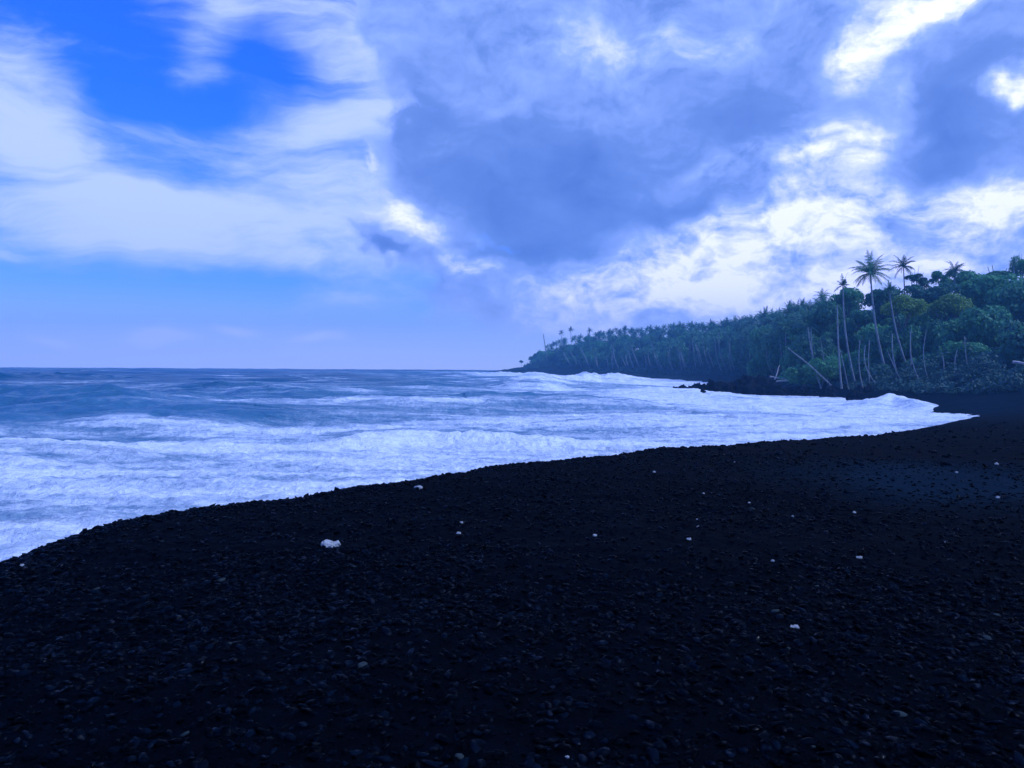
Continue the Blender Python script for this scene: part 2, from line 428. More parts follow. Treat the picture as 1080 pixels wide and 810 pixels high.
def height(x, y):
    s, (z0, sl, zi, w, g) = shore(x, y)
    r = np.hypot(x, y)
    sr = s + .2 * fbm(x * .45, y * .45, 3, 3) * smooth(r, 4, 12)                   # uneven crest
    rise = z0 + zi * (1 - np.exp(-np.clip(sr, 0, None) / w)) + g * np.clip(sr, 0, 130)
    z = np.where(sr > 0, rise, np.maximum(z0 + sl * sr, -4))
    k = .5                                                                         # round the crest
    z = z - np.where(np.abs(sr) < k, .25 * sl * (k - np.abs(sr)) ** 2 / k, 0)
    hill = 7.5 * np.exp(-(((x - 115) / 48) ** 2 + ((y - 150) / 60) ** 2)) + 3.5 * np.exp(-(((x - 125) / 60) ** 2 + ((y - 260) / 90) ** 2))
    z = z + np.where(s > 0, hill * smooth(s, 4, 40), 0)
    rough = np.maximum(smooth(y, 75, 110), .4 * smooth(y, 48, 66) * smooth(x, 28, 42)) * smooth(s, -3, 1)
    z = z + rough * .55 * fbm(x * .35, y * .35, 11, 4)
    near = (1 - smooth(r, 40, 90)) * smooth(s, -4, .2)
    z = z + near * (.035 * fbm(x * 1.1, y * 1.1, 21, 3) + .018 * fbm(x * 5, y * 5, 22, 3) + .05 * fbm(x * .3, y * .3, 23, 2))
    return z
def hz1(x, y): return float(height(np.array([x]), np.array([y]))[0])

az_f = np.radians(np.concatenate([np.linspace(-180, -52, 90, endpoint=False), np.linspace(-52, 52, 900, endpoint=False), np.linspace(52, 180, 90, endpoint=False)]))
rr = np.concatenate([np.geomspace(.6, 3, 14, endpoint=False), np.geomspace(3, 40, 420, endpoint=False), np.geomspace(40, 220, 170, endpoint=False), np.geomspace(220, 1120, 90)])
X = rr[:, None] * np.sin(az_f)[None]; Y = rr[:, None] * np.cos(az_f)[None]
Z = height(X, Y); sg, _ = shore(X, Y)
fine = np.exp(-(((X - 6.2) / 1.5) ** 2 + ((Y - 11.6) / 1.7) ** 2)) + .9 * np.exp(-(((X - 7.4) / 2.2) ** 2 + ((Y - 13.2) / 1.7) ** 2))
fine = np.clip(fine * (1 + .8 * fbm(X * .5, Y * .5, 31, 3)), 0, 1) * .75
soil = smooth(Y, 85, 120) * smooth(sg, 5, 12)
soil = np.maximum(soil, smooth(Y, 140, 190) * .8)
fine = np.maximum(fine, .4 * smooth(Y, 45, 75) * smooth(X, 22, 40))
me = mesh('ground', np.stack([X, Y, Z], -1).reshape(-1, 3), grid_faces(len(rr), len(az_f), True)[:, ::-1], True,
          {'fine': fine.ravel(), 'soil': soil.ravel()})
tag(link('ground', me, MG), kind='structure')

# ------------------------------------------------------------------ sea
a1 = np.radians(np.concatenate([np.linspace(-75, -48, 90, endpoint=False), np.linspace(-48, 48, 760, endpoint=False), np.linspace(48, 66, 40)]))
r1 = np.concatenate([np.geomspace(8, 20, 60, endpoint=False), np.geomspace(20, 320, 720, endpoint=False), np.geomspace(320, 1100, 150)])
X = r1[:, None] * np.sin(a1)[None]; Y = r1[:, None] * np.cos(a1)[None]; D = np.hypot(X, Y)
s, _ = shore(X, Y); off = np.maximum(-s, 0)
Z = np.zeros_like(X)
fade = 1 - smooth(D, 250, 900)
wrg = np.random.default_rng(5)
for lam, amp in ((46, .42), (33, .30), (24, .26), (17, .17), (12, .13), (8.5, .10), (6, .075), (4.2, .05), (3, .035), (2.1, .022)):
    th = math.radians(wrg.uniform(-24, 24)); k = 2 * math.pi / lam
    ph = k * (X * math.sin(th) + Y * math.cos(th)) + wrg.uniform(0, 6.3) + 1.3 * fbm(X / lam * .35, Y / lam * .35, int(lam * 10), 2)
    res = 1 - smooth(D * .0055, lam * .12, lam * .3)
    gate = .55 + .9 * np.clip(fbm(X / lam * .22, Y / lam * .3, int(lam * 7), 2) + .35, 0, 1)
    Z += 1.25 * amp * res * gate * ((.5 + .5 * np.sin(ph)) ** 1.6 * 2 - .9) * (.35 + .65 * smooth(off, 6, 45))
# breakers: crest lines at pixel positions on the water, height, half widths front/back, foam
foam = np.zeros_like(X); lump = np.zeros_like(X)
def breaker(pts, h, wf, wb, fm, ffront, curl=0.):
    global Z, foam, lump
    P_ = np.array([at_z(px, py, 0)[:2] for px, py in pts]); n = len(P_)
    best = np.full(X.shape, 1e9); sd_ = np.zeros(X.shape); tt = np.zeros(X.shape)
    for i in range(n - 1):
        (ax, ay), (bx, by) = P_[i], P_[i + 1]; dx, dy = bx - ax, by - ay; L = dx * dx + dy * dy
        t = ((X - ax) * dx + (Y - ay) * dy) / L; tc_ = np.clip(t, 0, 1)
        ex = X - ax - tc_ * dx; ey = Y - ay - tc_ * dy; d = np.hypot(ex, ey)
        k = d < best; best = np.where(k, d, best)
        sgn = np.sign(dx * (Y - ay) - dy * (X - ax)); sd_ = np.where(k, sgn * d, sd_); tt = np.where(k, (i + tc_) / (n - 1), tt)
    jit = 1 + .45 * fbm(X * .25, Y * .25, 41, 3)
    env = np.sin(np.pi * np.clip(tt, .02, .98)) ** .5
    prof = np.where(sd_ > 0, np.exp(-(sd_ / wb) ** 2), np.exp(-(sd_ / wf) ** 2))   # sd>0: seaward side (points run left to right)
    Z = Z + h * prof * env * jit * 1.5
    ff = np.where(sd_ > 0, np.exp(-(sd_ / (wb * .6)) ** 2), np.exp(-(sd_ / ffront) ** 2)) * env
    foam = foam + fm * ff; lump = lump + .9 * prof * env * max(fm, 0)
# (left to right in the picture, so the seaward side lies behind)
breaker([(300, 470), (380, 467), (425, 461), (455, 459), (520, 462), (600, 466)], .55, 1.6, 5, .75, 7)
breaker([(430, 432), (480, 430), (560, 431), (640, 434), (690, 438)], .75, 4.5, 9, -.75, 4)
breaker([(430, 423), (500, 421), (560, 423)], .4, 3, 5, .35, 4)
breaker([(545, 411), (590, 406), (630, 405), (690, 407)], 1.5, 5, 9, 1.0, 14)
breaker([(640, 417), (720, 419), (800, 424)], .5, 3, 6, .5, 7)
breaker([(470, 397), (510, 395.5), (560, 397), (600, 399)], 1.0, 6, 10, .9, 12)
breaker([(905, 428), (940, 425), (985, 430)], .6, 1.6, 2.2, .8, 4)
breaker([(700, 411.5), (760, 411), (815, 413)], .35, 3, 4, .9, 5)
breaker([(740, 434), (850, 432), (960, 437)], .4, 2.5, 4, .4, 5)
breaker([(-60, 428), (40, 425), (110, 430), (200, 434)], .8, 5, 10, -.5, 5)
breaker([(-60, 441), (60, 438), (180, 441), (260, 444)], .5, 3.5, 7, -.25, 4)
breaker([(-60, 402), (30, 399), (110, 402)], .9, 9, 16, -.2, 6)
breaker([(140, 416), (240, 413), (360, 417)], .7, 6, 11, -.2, 6)
# foam cover: full in the wash, streaks outside
wash = 1 - smooth(off + 9 * fbm(X * .06, Y * .12, 55, 3), 10, 78)
bay = smooth(X, -15, 35) * (1 - smooth(off, 45, 120)) * (1 - smooth(Y, 330, 620))
streak = fbm(X * .030 + .3 * fbm(X * .02, Y * .02, 52, 2), Y * .11, 51, 5, .6)
band = fbm(X * .006, Y * .030, 53, 3)
f0 = .98 * wash + .34 * bay * (1 - .6 * wash)
f0 += (.68 * streak + .5 * band) * smooth(off, 10, 40) * (1 - smooth(D, 260, 800))
f0 += .24 * (1 - smooth(off, 50, 190)) * (1 - wash)
caps = smooth(fbm(X * .035, Y * .085, 61, 4, .6), .42, .62) * smooth(off, 90, 200) * .75
f0 = f0 - .22 * smooth(off, 110, 260) + foam + caps * (1 - smooth(D, 1200, 3500)) + .10 * fbm(X * .9, Y * .9, 63, 3)
f0 = np.clip(f0, -.35, 1.15)
milk = np.clip(.85 * (1 - smooth(off, 25, 150)) + .25 * streak + .2 * bay, 0, 1)
tur = smooth(f0, .25, .9) * (1 - smooth(D, 60, 260))
Z += tur * (.13 * fbm(X * .8, Y * .8, 71, 4, .6) + .05 * fbm(X * 3, Y * 3, 72, 2))
Z += lump * (.22 * fbm(X * .7, Y * .7, 73, 4, .65) + .18 * np.abs(fbm(X * .4, Y * .4, 74, 3)))
Z -= .05
me = mesh('water', np.stack([X, Y, Z], -1).reshape(-1, 3), grid_faces(len(r1), len(a1))[:, ::-1], True, {'foam': f0.ravel(), 'milk': milk.ravel()})
tag(link('water', me, MW), kind='structure')

# ------------------------------------------------------------------ pebbles (one uncountable mass)
def ico(sub):
    import bmesh
    b = bmesh.new(); bmesh.ops.create_icosphere(b, subdivisions=sub, radius=1)
    v = np.array([x.co[:] for x in b.verts]); f = np.array([[x.index for x in g.verts] for g in b.faces]); b.free(); return v, f
def scatter(n, rmin, rmax, smin, smax, sub, pw, extra=None):
    v, f = ico(sub)
    r = (rmin ** pw + (rmax ** pw - rmin ** pw) * rng.random(n)) ** (1 / pw)
    a = np.radians(rng.uniform(-56, 60, n)); x = r * np.sin(a); y = r * np.cos(a)
    if extra is not None: x = np.concatenate([x, extra[0]]); y = np.concatenate([y, extra[1]])
    ss_, _ = shore(x, y); k = ss_ > -.45
    den = .5 + fbm(x * .35, y * .35, 81, 3) * .9
    fp = np.exp(-(((x - 6.6) / 2.0) ** 2 + ((y - 12.2) / 2.0) ** 2))
    k &= (rng.random(len(x)) < np.clip(den + .35, .15, 1)) & (rng.random(len(x)) > .75 * fp)
    x, y = x[k], y[k]; n = len(x)
    z = height(x, y)
    sz = smin + (smax - smin) * rng.random(n) ** 4.2
    el_ = 1 + rng.random(n) * .9; fl = .38 + .4 * rng.random(n); th = rng.uniform(0, 6.283, n)
    tl = rng.normal(0, .22, n); tm = rng.normal(0, .22, n)
    sc = np.stack([sz * el_, sz, sz * fl], -1)
    bumpy = 1 + .16 * rng.normal(size=(n, len(v)))
    p = v[None] * bumpy[..., None] * sc[:, None]
    p[..., 2] += p[..., 0] * tl[:, None] + p[..., 1] * tm[:, None]
    c, s_ = np.cos(th)[:, None], np.sin(th)[:, None]
    px = p[..., 0] * c - p[..., 1] * s_; py = p[..., 0] * s_ + p[..., 1] * c
    p = np.stack([px + x[:, None], py + y[:, None], p[..., 2] + (z + sz * fl * .35)[:, None]], -1)
    tone = np.clip(rng.random(n) ** 2.5, 0, .92); tone[rng.random(n) < .0015] = 1.0
    F = f[None] + (np.arange(n) * len(v))[:, None, None]
    return p.reshape(-1, 3), F.reshape(-1, 3), np.repeat(tone, len(v))
parts = [scatter(48000, 2.2, 7.5, .004, .027, 2, 1.2), scatter(88000, 5, 17, .006, .031, 1, 1.1)]
# along the crest, so that its outline is stony
cx_, cy_ = [], []
for i in range(3, 17):
    n = 520; t = rng.random(n); q = SHA[i, :2] * (1 - t[:, None]) + SHA[i + 1, :2] * t[:, None] + rng.normal(0, .22, (n, 2))
    cx_.append(q[:, 0]); cy_.append(q[:, 1])
parts.append(scatter(1, 5, 6, .012, .042, 1, 1, (np.concatenate(cx_), np.concatenate(cy_))))
parts.append(scatter(12000, 15, 48, .02, .07, 1, 1.0))
o_, Vs, Fs, Ts = 0, [], [], []
for v, f, t in parts: Vs.append(v); Fs.append(f + o_); Ts.append(t); o_ += len(v)
me = mesh('pebbles', np.vstack(Vs), np.vstack(Fs), True, {'tone': np.concatenate(Ts)})
tag(link('pebbles', me, MP), 'black basalt pebbles covering the beach in the foreground', 'pebbles', kind='stuff')

# ------------------------------------------------------------------ white coral bits
def chunk_mesh(seed, lobes):
    r_ = np.random.default_rng(seed); v, f = ico(3); Vs, Fs, o = [], [], 0
    for k in range(lobes):
        c = np.array([(k - (lobes - 1) / 2) * 1.05, r_.normal(0, .2), r_.normal(0, .08)]); sc = np.array([.8, .62, .52]) * r_.uniform(.75, 1.1)
        n = 1 + .55 * fbm(v[:, 0] * 1.6 + k * 7 + seed, v[:, 1] * 1.6 + v[:, 2] * 1.3, seed, 3)
        Vs.append(v * n[:, None] * sc + c); Fs.append(f + o); o += len(v)
    return mesh('coral_chunk', np.vstack(Vs), np.vstack(Fs), False)
def coral(px, py, wpx, label, lobes=1, zt=None):
    z = 2.2
    for _ in range(4):
        p = at_z(px, py, z); z = hz1(p[0], p[1])
    size = wpx / FPX * math.hypot(p[0], p[1]) / 2 / (1.0 if lobes == 1 else 1.35)
    o = link('coral_chunk', chunk_mesh(int(px * 7 + py), lobes), MC)
    o.location = (p[0], p[1], z + size * .22); o.scale = (size,) * 3; o.rotation_euler = (0, 0, rng.uniform(-.5, .5))
    tag(o, label, 'coral', 'white coral bits on the black beach')
for a in [
    (350, 577, 22, 'largest white coral lump, two lobed, left of centre on the black pebbles', 2),
    (441, 515, 10, 'white coral lump lying just below the pebble crest at the surf', 2),
    (487, 552, 6, 'upper one of two small white coral bits near the centre of the beach'),
    (484, 563, 6, 'lower one of two small white coral bits near the centre of the beach'),
    (628, 566, 7, 'small round white coral bit alone right of the beach centre'),
    (727, 569, 6, 'white coral bit at the foot of a short line of pale specks'),
    (690, 498, 5, 'white coral bit high on the beach under the middle of the bay'),
    (735, 548, 3, 'tiny pale coral speck topmost of a short line of specks'),
    (736, 556, 3.5, 'pale coral speck in the middle of a short line of specks'),
    (775, 488, 3, 'tiny coral speck close under the water edge right of centre'),
    (742, 521, 3, 'tiny white speck of coral on dark open pebbles above the short line of specks'),
    (790, 531, 3.5, 'small white speck of coral midway up the right half of the beach'),
    (836, 545, 4, 'pale flat coral bit left below the lighter sand patch'),
    (901, 541, 4, 'white coral speck on the lower edge of the lighter sand patch'),
    (815, 592, 5, 'bright white coral bit on dark pebbles below the lighter sand patch'),
    (1009, 499, 4, 'small white coral bit on top of the lighter sand patch'),
    (1051, 490, 5, 'white coral bit near the right edge, upper of two'),
    (1052, 525, 6, 'white coral bit near the right edge, lower of two'),
    (996, 572, 3, 'faint pale coral speck low on the right side of the beach'),
    (906, 589, 9, 'flat greyish coral slab on the right half of the beach', 2),
    (838, 662, 9, 'broken pale coral pieces lying together low on the right beach', 2),
    (822, 729, 8, 'small flat pale coral bit low on the right foreground'),
    (704, 779, 8, 'bright white coral bit in the very foreground right of centre'),
    (598, 800, 7, 'white coral bit at the bottom edge of the photo'),
    (23, 597, 5, 'white coral bit at the far left end of the pebble crest'),
]:
    coral(*a)

# ------------------------------------------------------------------ tubes, rocks, logs
def tube(pts, rad, sides=7):
    pts = np.asarray(pts, float); n = len(pts); V = []
    for i in range(n):
        t = pts[min(i + 1, n - 1)] - pts[max(i - 1, 0)]; t /= np.linalg.norm(t)
        a = np.cross(t, [.13, .97, .2]); a /= np.linalg.norm(a); b = np.cross(t, a)
        for k in range(sides):
            q = 2 * math.pi * k / sides; V.append(pts[i] + rad[i] * (math.cos(q) * a + math.sin(q) * b))
    F = grid_faces(n, sides, True)
    return np.array(V), F
def join(lst):
    o = 0; Vs, Fs = [], []
    for v, f in lst: Vs.append(v); Fs.append(f + o); o += len(v)
    return np.vstack(Vs), np.vstack(Fs)
def curve(p0, p1, bend, n=9, side=(1, 0, 0)):
    p0 = np.array(p0, float); p1 = np.array(p1, float); t = np.linspace(0, 1, n)[:, None]
    return p0 + (p1 - p0) * t + np.array(side) * (np.sin(np.pi * t) * bend)
def rock(px, py, wpx, hpx, y, label, seed, name='lava_rock', zbase=-.3, deep=.8):
    c = at_y(px, py, y); k = y / FPX; w = wpx * k * .6; h = hpx * k * 3.0
    v, f = ico(5)
    th = fbm(v[:, 0] * 1.3 + seed, v[:, 1] * 1.3 + v[:, 2] * .9, seed, 5, .6) + .5 * np.abs(fbm(v[:, 2] * 3 + seed, v[:, 0] * 3 - v[:, 1] * 2, seed + 5, 4, .6))
    n = 1 + .62 * th
    p = v * n[:, None]; p[:, 2] = np.sign(p[:, 2]) * np.abs(p[:, 2]) ** .85
    p = p * np.array([w, w * deep, h + .4]) * .92
    o = link(name, mesh(name, p, f, True), MR); o.location = (c[0], y, -.35); o.rotation_euler = (0, 0, rng.uniform(-.2, .2))
    tag(o, label, 'rock', 'lava rocks in the surf')
rock(765, 419, 30, 4.5, 113, 'low black lava rock at the seaward end of the surf ledge', 3)
rock(717, 417.5, 18, 3, 117, 'small flat lava rock awash left of the main ledge', 4)
rock(752, 423, 18, 5.5, 108, 'wet lava rock leaning in the foam in front of the ledge', 8)
rock(738, 418, 22, 4, 111, 'jagged lava rock on the left part of the surf ledge', 9)
rock(795, 418, 50, 6.5, 114, 'long black lava rock, the broadest block of the surf ledge', 12)
rock(838, 417, 40, 3, 116, 'dark lava rock joining the surf ledge to the wooded shore', 15)
rock(742, 426, 9, 3, 105, 'small lone lava rock sticking out of the foam below the ledge', 17)
rock(873, 424, 14, 5, 108, 'small black lava rock at the foot of the wooded bank with foam round it', 21)
rock(903, 427, 15, 3.4, 101, 'dark lava rock below the tallest palms where the wave splashes', 24)
rock(914, 424, 24, 4, 106, 'broad lava rock at the shore behind the wave splash', 26)
rock(889, 421, 22, 3.5, 112, 'rough lava rock of the bank left of the wave splash', 28)
def log(name, p0, p1, y0, y1, rpx, label, mat=None, bend=.0, cat='driftwood', kb=None):
    a = at_y(*p0, y0); b = at_y(*p1, y1); r = rpx * y0 / FPX / 2
    c = curve(a, b, bend); c += rng.normal(0, r * .25, c.shape)
    V, F = tube(c, np.linspace(r, r * .6, len(c)))
    o = link(name, mesh(name, V, F, True), mat or MWD); tag(o, label, cat); return o
log('fallen_trunk', (880, 410), (831, 367), 110, 111, 1.7, 'long pale dead trunk leaning left over the bank before the palms', MB, .3, 'dead tree')
log('driftwood_log', (801, 403), (842, 401), 140, 138, 2.0, 'pale driftwood log lying along the shore by the leaning trunk')
log('driftwood_log', (812, 397), (838, 402), 139, 137, 1.5, 'thin driftwood branch propped above the pale shore log')
log('driftwood_log', (816, 405), (822, 385), 138, 139, 1.6, 'bare upright driftwood stump beside the shore log')
log('driftwood_log', (905, 382), (930, 410), 121, 119, 1.3, 'thin grey fallen branch under the tall palms')
log('driftwood_log', (946, 408), (985, 405), 112, 110, 1.6, 'grey driftwood branch on the bank right of the tall palms')
log('driftwood_log', (1068, 382), (1095, 385), 84, 82, 3.2, 'pale stub of a broken trunk sticking out at the right edge')
log('driftwood_log', (968, 470), (992, 471.3), 20.5, 20, 1.6, 'thin pale driftwood twig on the upper right of the beach')
log('driftwood_log', (1062, 466), (1084, 463), 22, 22, 4, 'pale driftwood piece at the right edge of the beach')

# ------------------------------------------------------------------ trees
def leaf_quads(c, n, size, rg, flat=.6):
    """c (m,3) centres, n (m,3) outward normals -> bent leaf-cluster quads"""
    m_ = len(c)
    nr = n + rg.normal(0, flat, (m_, 3)); nr /= np.linalg.norm(nr, axis=1)[:, None]
    t = np.cross(nr, rg.normal(size=(m_, 3))); t /= np.linalg.norm(t, axis=1)[:, None]; b = np.cross(nr, t)
    s1 = size * rg.uniform(.55, 1.3, m_)[:, None]; s2 = s1 * rg.uniform(.35, .7, m_)[:, None]
    V = np.stack([c - t * s1, c - b * s2 + nr * s1 * .12, c + t * s1, c + b * s2 - nr * s1 * .05], 1).reshape(-1, 3)
    return V, np.arange(m_ * 4).reshape(-1, 4)
def crown_mesh(seed, style='round', nq=4200, leaf=.075):
    """unit crown: radius about 1 in x/y, centred at z=0"""
    rg = np.random.default_rng(seed); cs, ns = [], []
    nl = {'round': 15, 'umbrella': 13, 'loose': 17, 'dome': 16}[style]
    for i in range(nl):
        a = rg.uniform(0, 6.283); rd = rg.random() ** .6 * .68
        if style == 'umbrella': c = np.array([math.cos(a) * rd * 1.1, math.sin(a) * rd * 1.1, .22 - .35 * rd ** 2 + rg.normal(0, .05)]); r = np.array([.36, .36, .15]) * rg.uniform(.75, 1.2)
        elif style == 'dome': c = np.array([math.cos(a) * rd * 1.05, math.sin(a) * rd * 1.05, .42 - .8 * rd ** 2 + rg.normal(0, .08)]); r = np.array([.36, .36, .24]) * rg.uniform(.75, 1.2)
        elif style == 'loose': c = np.array([math.cos(a) * rd, math.sin(a) * rd, rg.uniform(-.55, .6)]); r = np.array([.33, .33, .22]) * rg.uniform(.6, 1.15)
        else: c = np.array([math.cos(a) * rd, math.sin(a) * rd, rg.uniform(-.45, .45) * (1 - .4 * rd)]); r = np.array([.42, .42, .32]) * rg.uniform(.7, 1.15)
        k = nq // nl; d = rg.normal(size=(k, 3)); d /= np.linalg.norm(d, axis=1)[:, None]
        d[:, 2] = np.where((d[:, 2] < -.35) & (rg.random(k) < .6), -d[:, 2], d[:, 2])
        rad = 1 - .45 * rg.random(k) ** 2.2
        rad *= 1 + .28 * fbm(d[:, 0] * 2.6 + i, d[:, 1] * 2.6 + d[:, 2] * 2, seed + i, 3)
        cs.append(c + d * rad[:, None] * r); ns.append(d)
    c = np.vstack(cs); n = np.vstack(ns)
    V, F = leaf_quads(c, n, leaf, rg)
    return mesh('crown', V, F, False)
def limb_mesh(seed, style):
    """unit trunk: base at z=-2.0 (scaled later), reaching into the crown"""
    rg = np.random.default_rng(seed); L = []
    top = np.array([rg.normal(0, .08), rg.normal(0, .08), -.35])
    L.append(tube(curve((0, 0, -1.9), top, rg.normal(0, .07)), np.linspace(.055, .032, 9), 6))
    for i in range(6):
        a = i * 1.05 + rg.normal(0, .3); rd = rg.uniform(.4, .8); st = top + np.array([0, 0, -rg.uniform(0, .45)])
        e = np.array([math.cos(a) * rd, math.sin(a) * rd, rg.uniform(-.05, .4) if style != 'umbrella' else rg.uniform(.0, .18)])
        L.append(tube(curve(st, e, .06, 6, (0, 0, 1)), np.linspace(.035, .012, 6), 5))
    V, F = join(L); return mesh('trunk', V, F, True)
STY = ['round', 'round', 'loose', 'dome', 'round', 'dome', 'loose']
CROWN = [crown_mesh(100 + i, s_) for i, s_ in enumerate(STY)]
CROWNB = [crown_mesh(150, 'dome', 5600, .06), crown_mesh(151, 'dome', 5000, .06)]
LIMB = [limb_mesh(200 + i, s_) for i, s_ in enumerate(STY)]
for c_ in CROWN: c_.materials.append(ML)
for c_ in CROWNB: c_.materials.append(MLB)
for c_ in LIMB: c_.materials.append(MBD)
def tree(cx, cy, w, h, y, label, v=None, bright=None, group=None, name='broadleaf_tree'):
    """crown centre pixel, crown size in pixels, distance"""
    p = at_y(cx, cy, y); k = y / FPX; rx = w * k / 2; rz = h * k / 2
    v = rng.integers(len(CROWN)) if v is None else v
    g = hz1(p[0], y) - .2
    sty = 'dome' if bright is not None else STY[v]
    zs = {'dome': rz / .62, 'umbrella': rz / .48, 'round': rz / .75, 'loose': rz / .82}[sty]
    r = empty(name, (p[0], y, g)); tag(r, label, 'tree', group)
    c = link('crown', CROWNB[bright] if bright is not None else CROWN[v], None, r); c.location = (0, 0, p[2] - g); c.scale = (rx, rx * .9, zs); c.rotation_euler = (0, 0, rng.uniform(0, 6.28))
    t = link('trunk', LIMB[3 if bright is not None else v], None, r)
    # trunk mesh runs from -1.9 (base) to the crown
    tz = max((p[2] - g) / 1.9, .05); t.location = (0, 0, p[2] - g); t.scale = (rx * .8, rx * .8, tz); t.rotation_euler = c.rotation_euler
    return r
def palm_crown(seed, nf=24, droop=1.0, sparse=False):
    rg = np.random.default_rng(seed); L = []
    for i in range(nf):
        a = i * 2.39996 + rg.normal(0, .2); up = math.radians(80 - 95 * (i / nf) ** 1.0 + rg.normal(0, 8))
        ln = rg.uniform(.85, 1.1) * (.55 if sparse and rg.random() < .5 else 1); n = 12
        p = np.zeros(3); d = np.array([math.cos(a) * math.cos(up), math.sin(a) * math.cos(up), math.sin(up)]); pts = [p.copy()]
        for j in range(n):
            d = d + np.array([0, 0, -.085 * droop * (1 + j * .12)]); d /= np.linalg.norm(d); p = p + d * ln / n; pts.append(p.copy())
        pts = np.array(pts)
        sdv = np.cross(pts[-1] - pts[0], [0, 0, 1]); sdv /= np.linalg.norm(sdv) + 1e-9
        for j in range(1, n):
            t = pts[j + 1] - pts[j]; t /= np.linalg.norm(t)
            wl = .20 * math.sin(math.pi * min(1, (j + .8) / (n + .6)) ** .8) * rg.uniform(.85, 1.15)
            for sg_ in (-1, 1):
                for e in (0, .5):
                    b0 = pts[j] + (pts[j + 1] - pts[j]) * e
                    out = sdv * sg_ * .75 + t * .55 + np.array([0, 0, -.45 * droop]) + rg.normal(0, .08, 3); out /= np.linalg.norm(out)
                    hw = t * .016
                    L.append(np.array([b0 - hw, b0 + hw, b0 + out * wl + hw * .35, b0 + out * wl - hw * .2]))
        for j in range(n):
            hw = np.array([0, 0, .012 * (1 - j / n) + .004]); L.append(np.array([pts[j] - hw, pts[j] + hw, pts[j + 1] + hw * .8, pts[j + 1] - hw * .8]))
    V = np.array(L).reshape(-1, 3)
    return mesh('crown', V, np.arange(len(V)).reshape(-1, 4), False)
PALM = [palm_crown(300 + i, 22 + (i * 3) % 7, .8 + .12 * (i % 4)) for i in range(6)]
PALM.append(palm_crown(310, 13, .7, True)); PALM.append(palm_crown(311, 32, .8))
for c_ in PALM: c_.materials.append(MLP)
def palm(tx, ty, bx, y, label, crown_px=None, v=None, group=None, r0=None, by=None, bend=None, crown=True, name='palm_tree', mat=None):
    """crown pixel (tx,ty), base pixel x, distance; the base stands on the ground"""
    top = at_y(tx, ty, y); base = at_y(bx, 395, y - .5); g = hz1(base[0], base[1]) - .3
    base[2] = g
    r = empty(name, base); tag(r, label, 'palm' if crown else 'dead tree', group)
    H = top[2] - g; r0 = r0 or max(.14, H * .0085)
    bend = rng.normal(0, H * .02) if bend is None else bend
    c = curve((0, 0, 0), top - base, bend, 10)
    V, F = tube(c, np.concatenate([[r0 * 1.5], np.linspace(r0 * 1.05, r0 * .65, 9)]), 7)
    link('trunk', mesh('trunk', V, F, True), mat or MB, r)
    if crown:
        s_ = (crown_px * y / FPX / 2) if crown_px else rng.uniform(2.6, 3.6)
        v = rng.integers(6) if v is None else v
        o = link('crown', PALM[v], None, r); o.location = top - base; o.scale = (s_,) * 3
        o.rotation_euler = (rng.normal(0, .08), rng.normal(0, .08), rng.uniform(0, 6.28))
    return r
palm(918, 288, 937, 114, 'tallest palm with the widest full crown above the wooded bank', 50, 7, bend=-.5, r0=.155)
palm(953, 281, 964, 138, 'slim palm with a star shaped crown just right of the tallest palm', 33, 1, bend=-.4, r0=.13)
palm(1007, 286, 1011, 134, 'single palm rising from the hillside right of the other tall palms', 30, 2, bend=-.3, r0=.14)
palm(889, 301, 903, 113, 'half bare palm with broken sparse fronds left of the tallest palm', 30, 6, bend=-.5, r0=.13)
palm(1069, 278, 1071, 132, 'small palm beside a dark bush on the skyline at the right edge', 14, 3)
palm(938, 306, 961, 114, 'short palm half hidden below the tallest palm crown', 22, 4, bend=-.5)
palm(867, 313, 880, 150, 'shorter palm on the skyline left of the half bare palm', 22, 5)
palm(883, 322, 888, 112, 'thin bare trunk without crown standing left of the half bare palm', crown=False, name='bare_trunk', r0=.13)
palm(941, 352, 949, 112, 'bare pale trunk leaning right of the tallest palm trunk', crown=False, name='bare_trunk', r0=.12, bend=-.4)
palm(960, 350, 961, 111, 'thin bare trunk under the bright flat crown', crown=False, name='bare_trunk', r0=.10)
palm(852, 345, 868, 122, 'slanted bare trunk in the wood above the leaning dead trunk', crown=False, name='bare_trunk', r0=.12, bend=-.3)
palm(573, 352, 578, 470, 'bare leaning pole like dead trunk at the left end of the far wood', crown=False, name='bare_trunk', r0=.3, bend=0.)

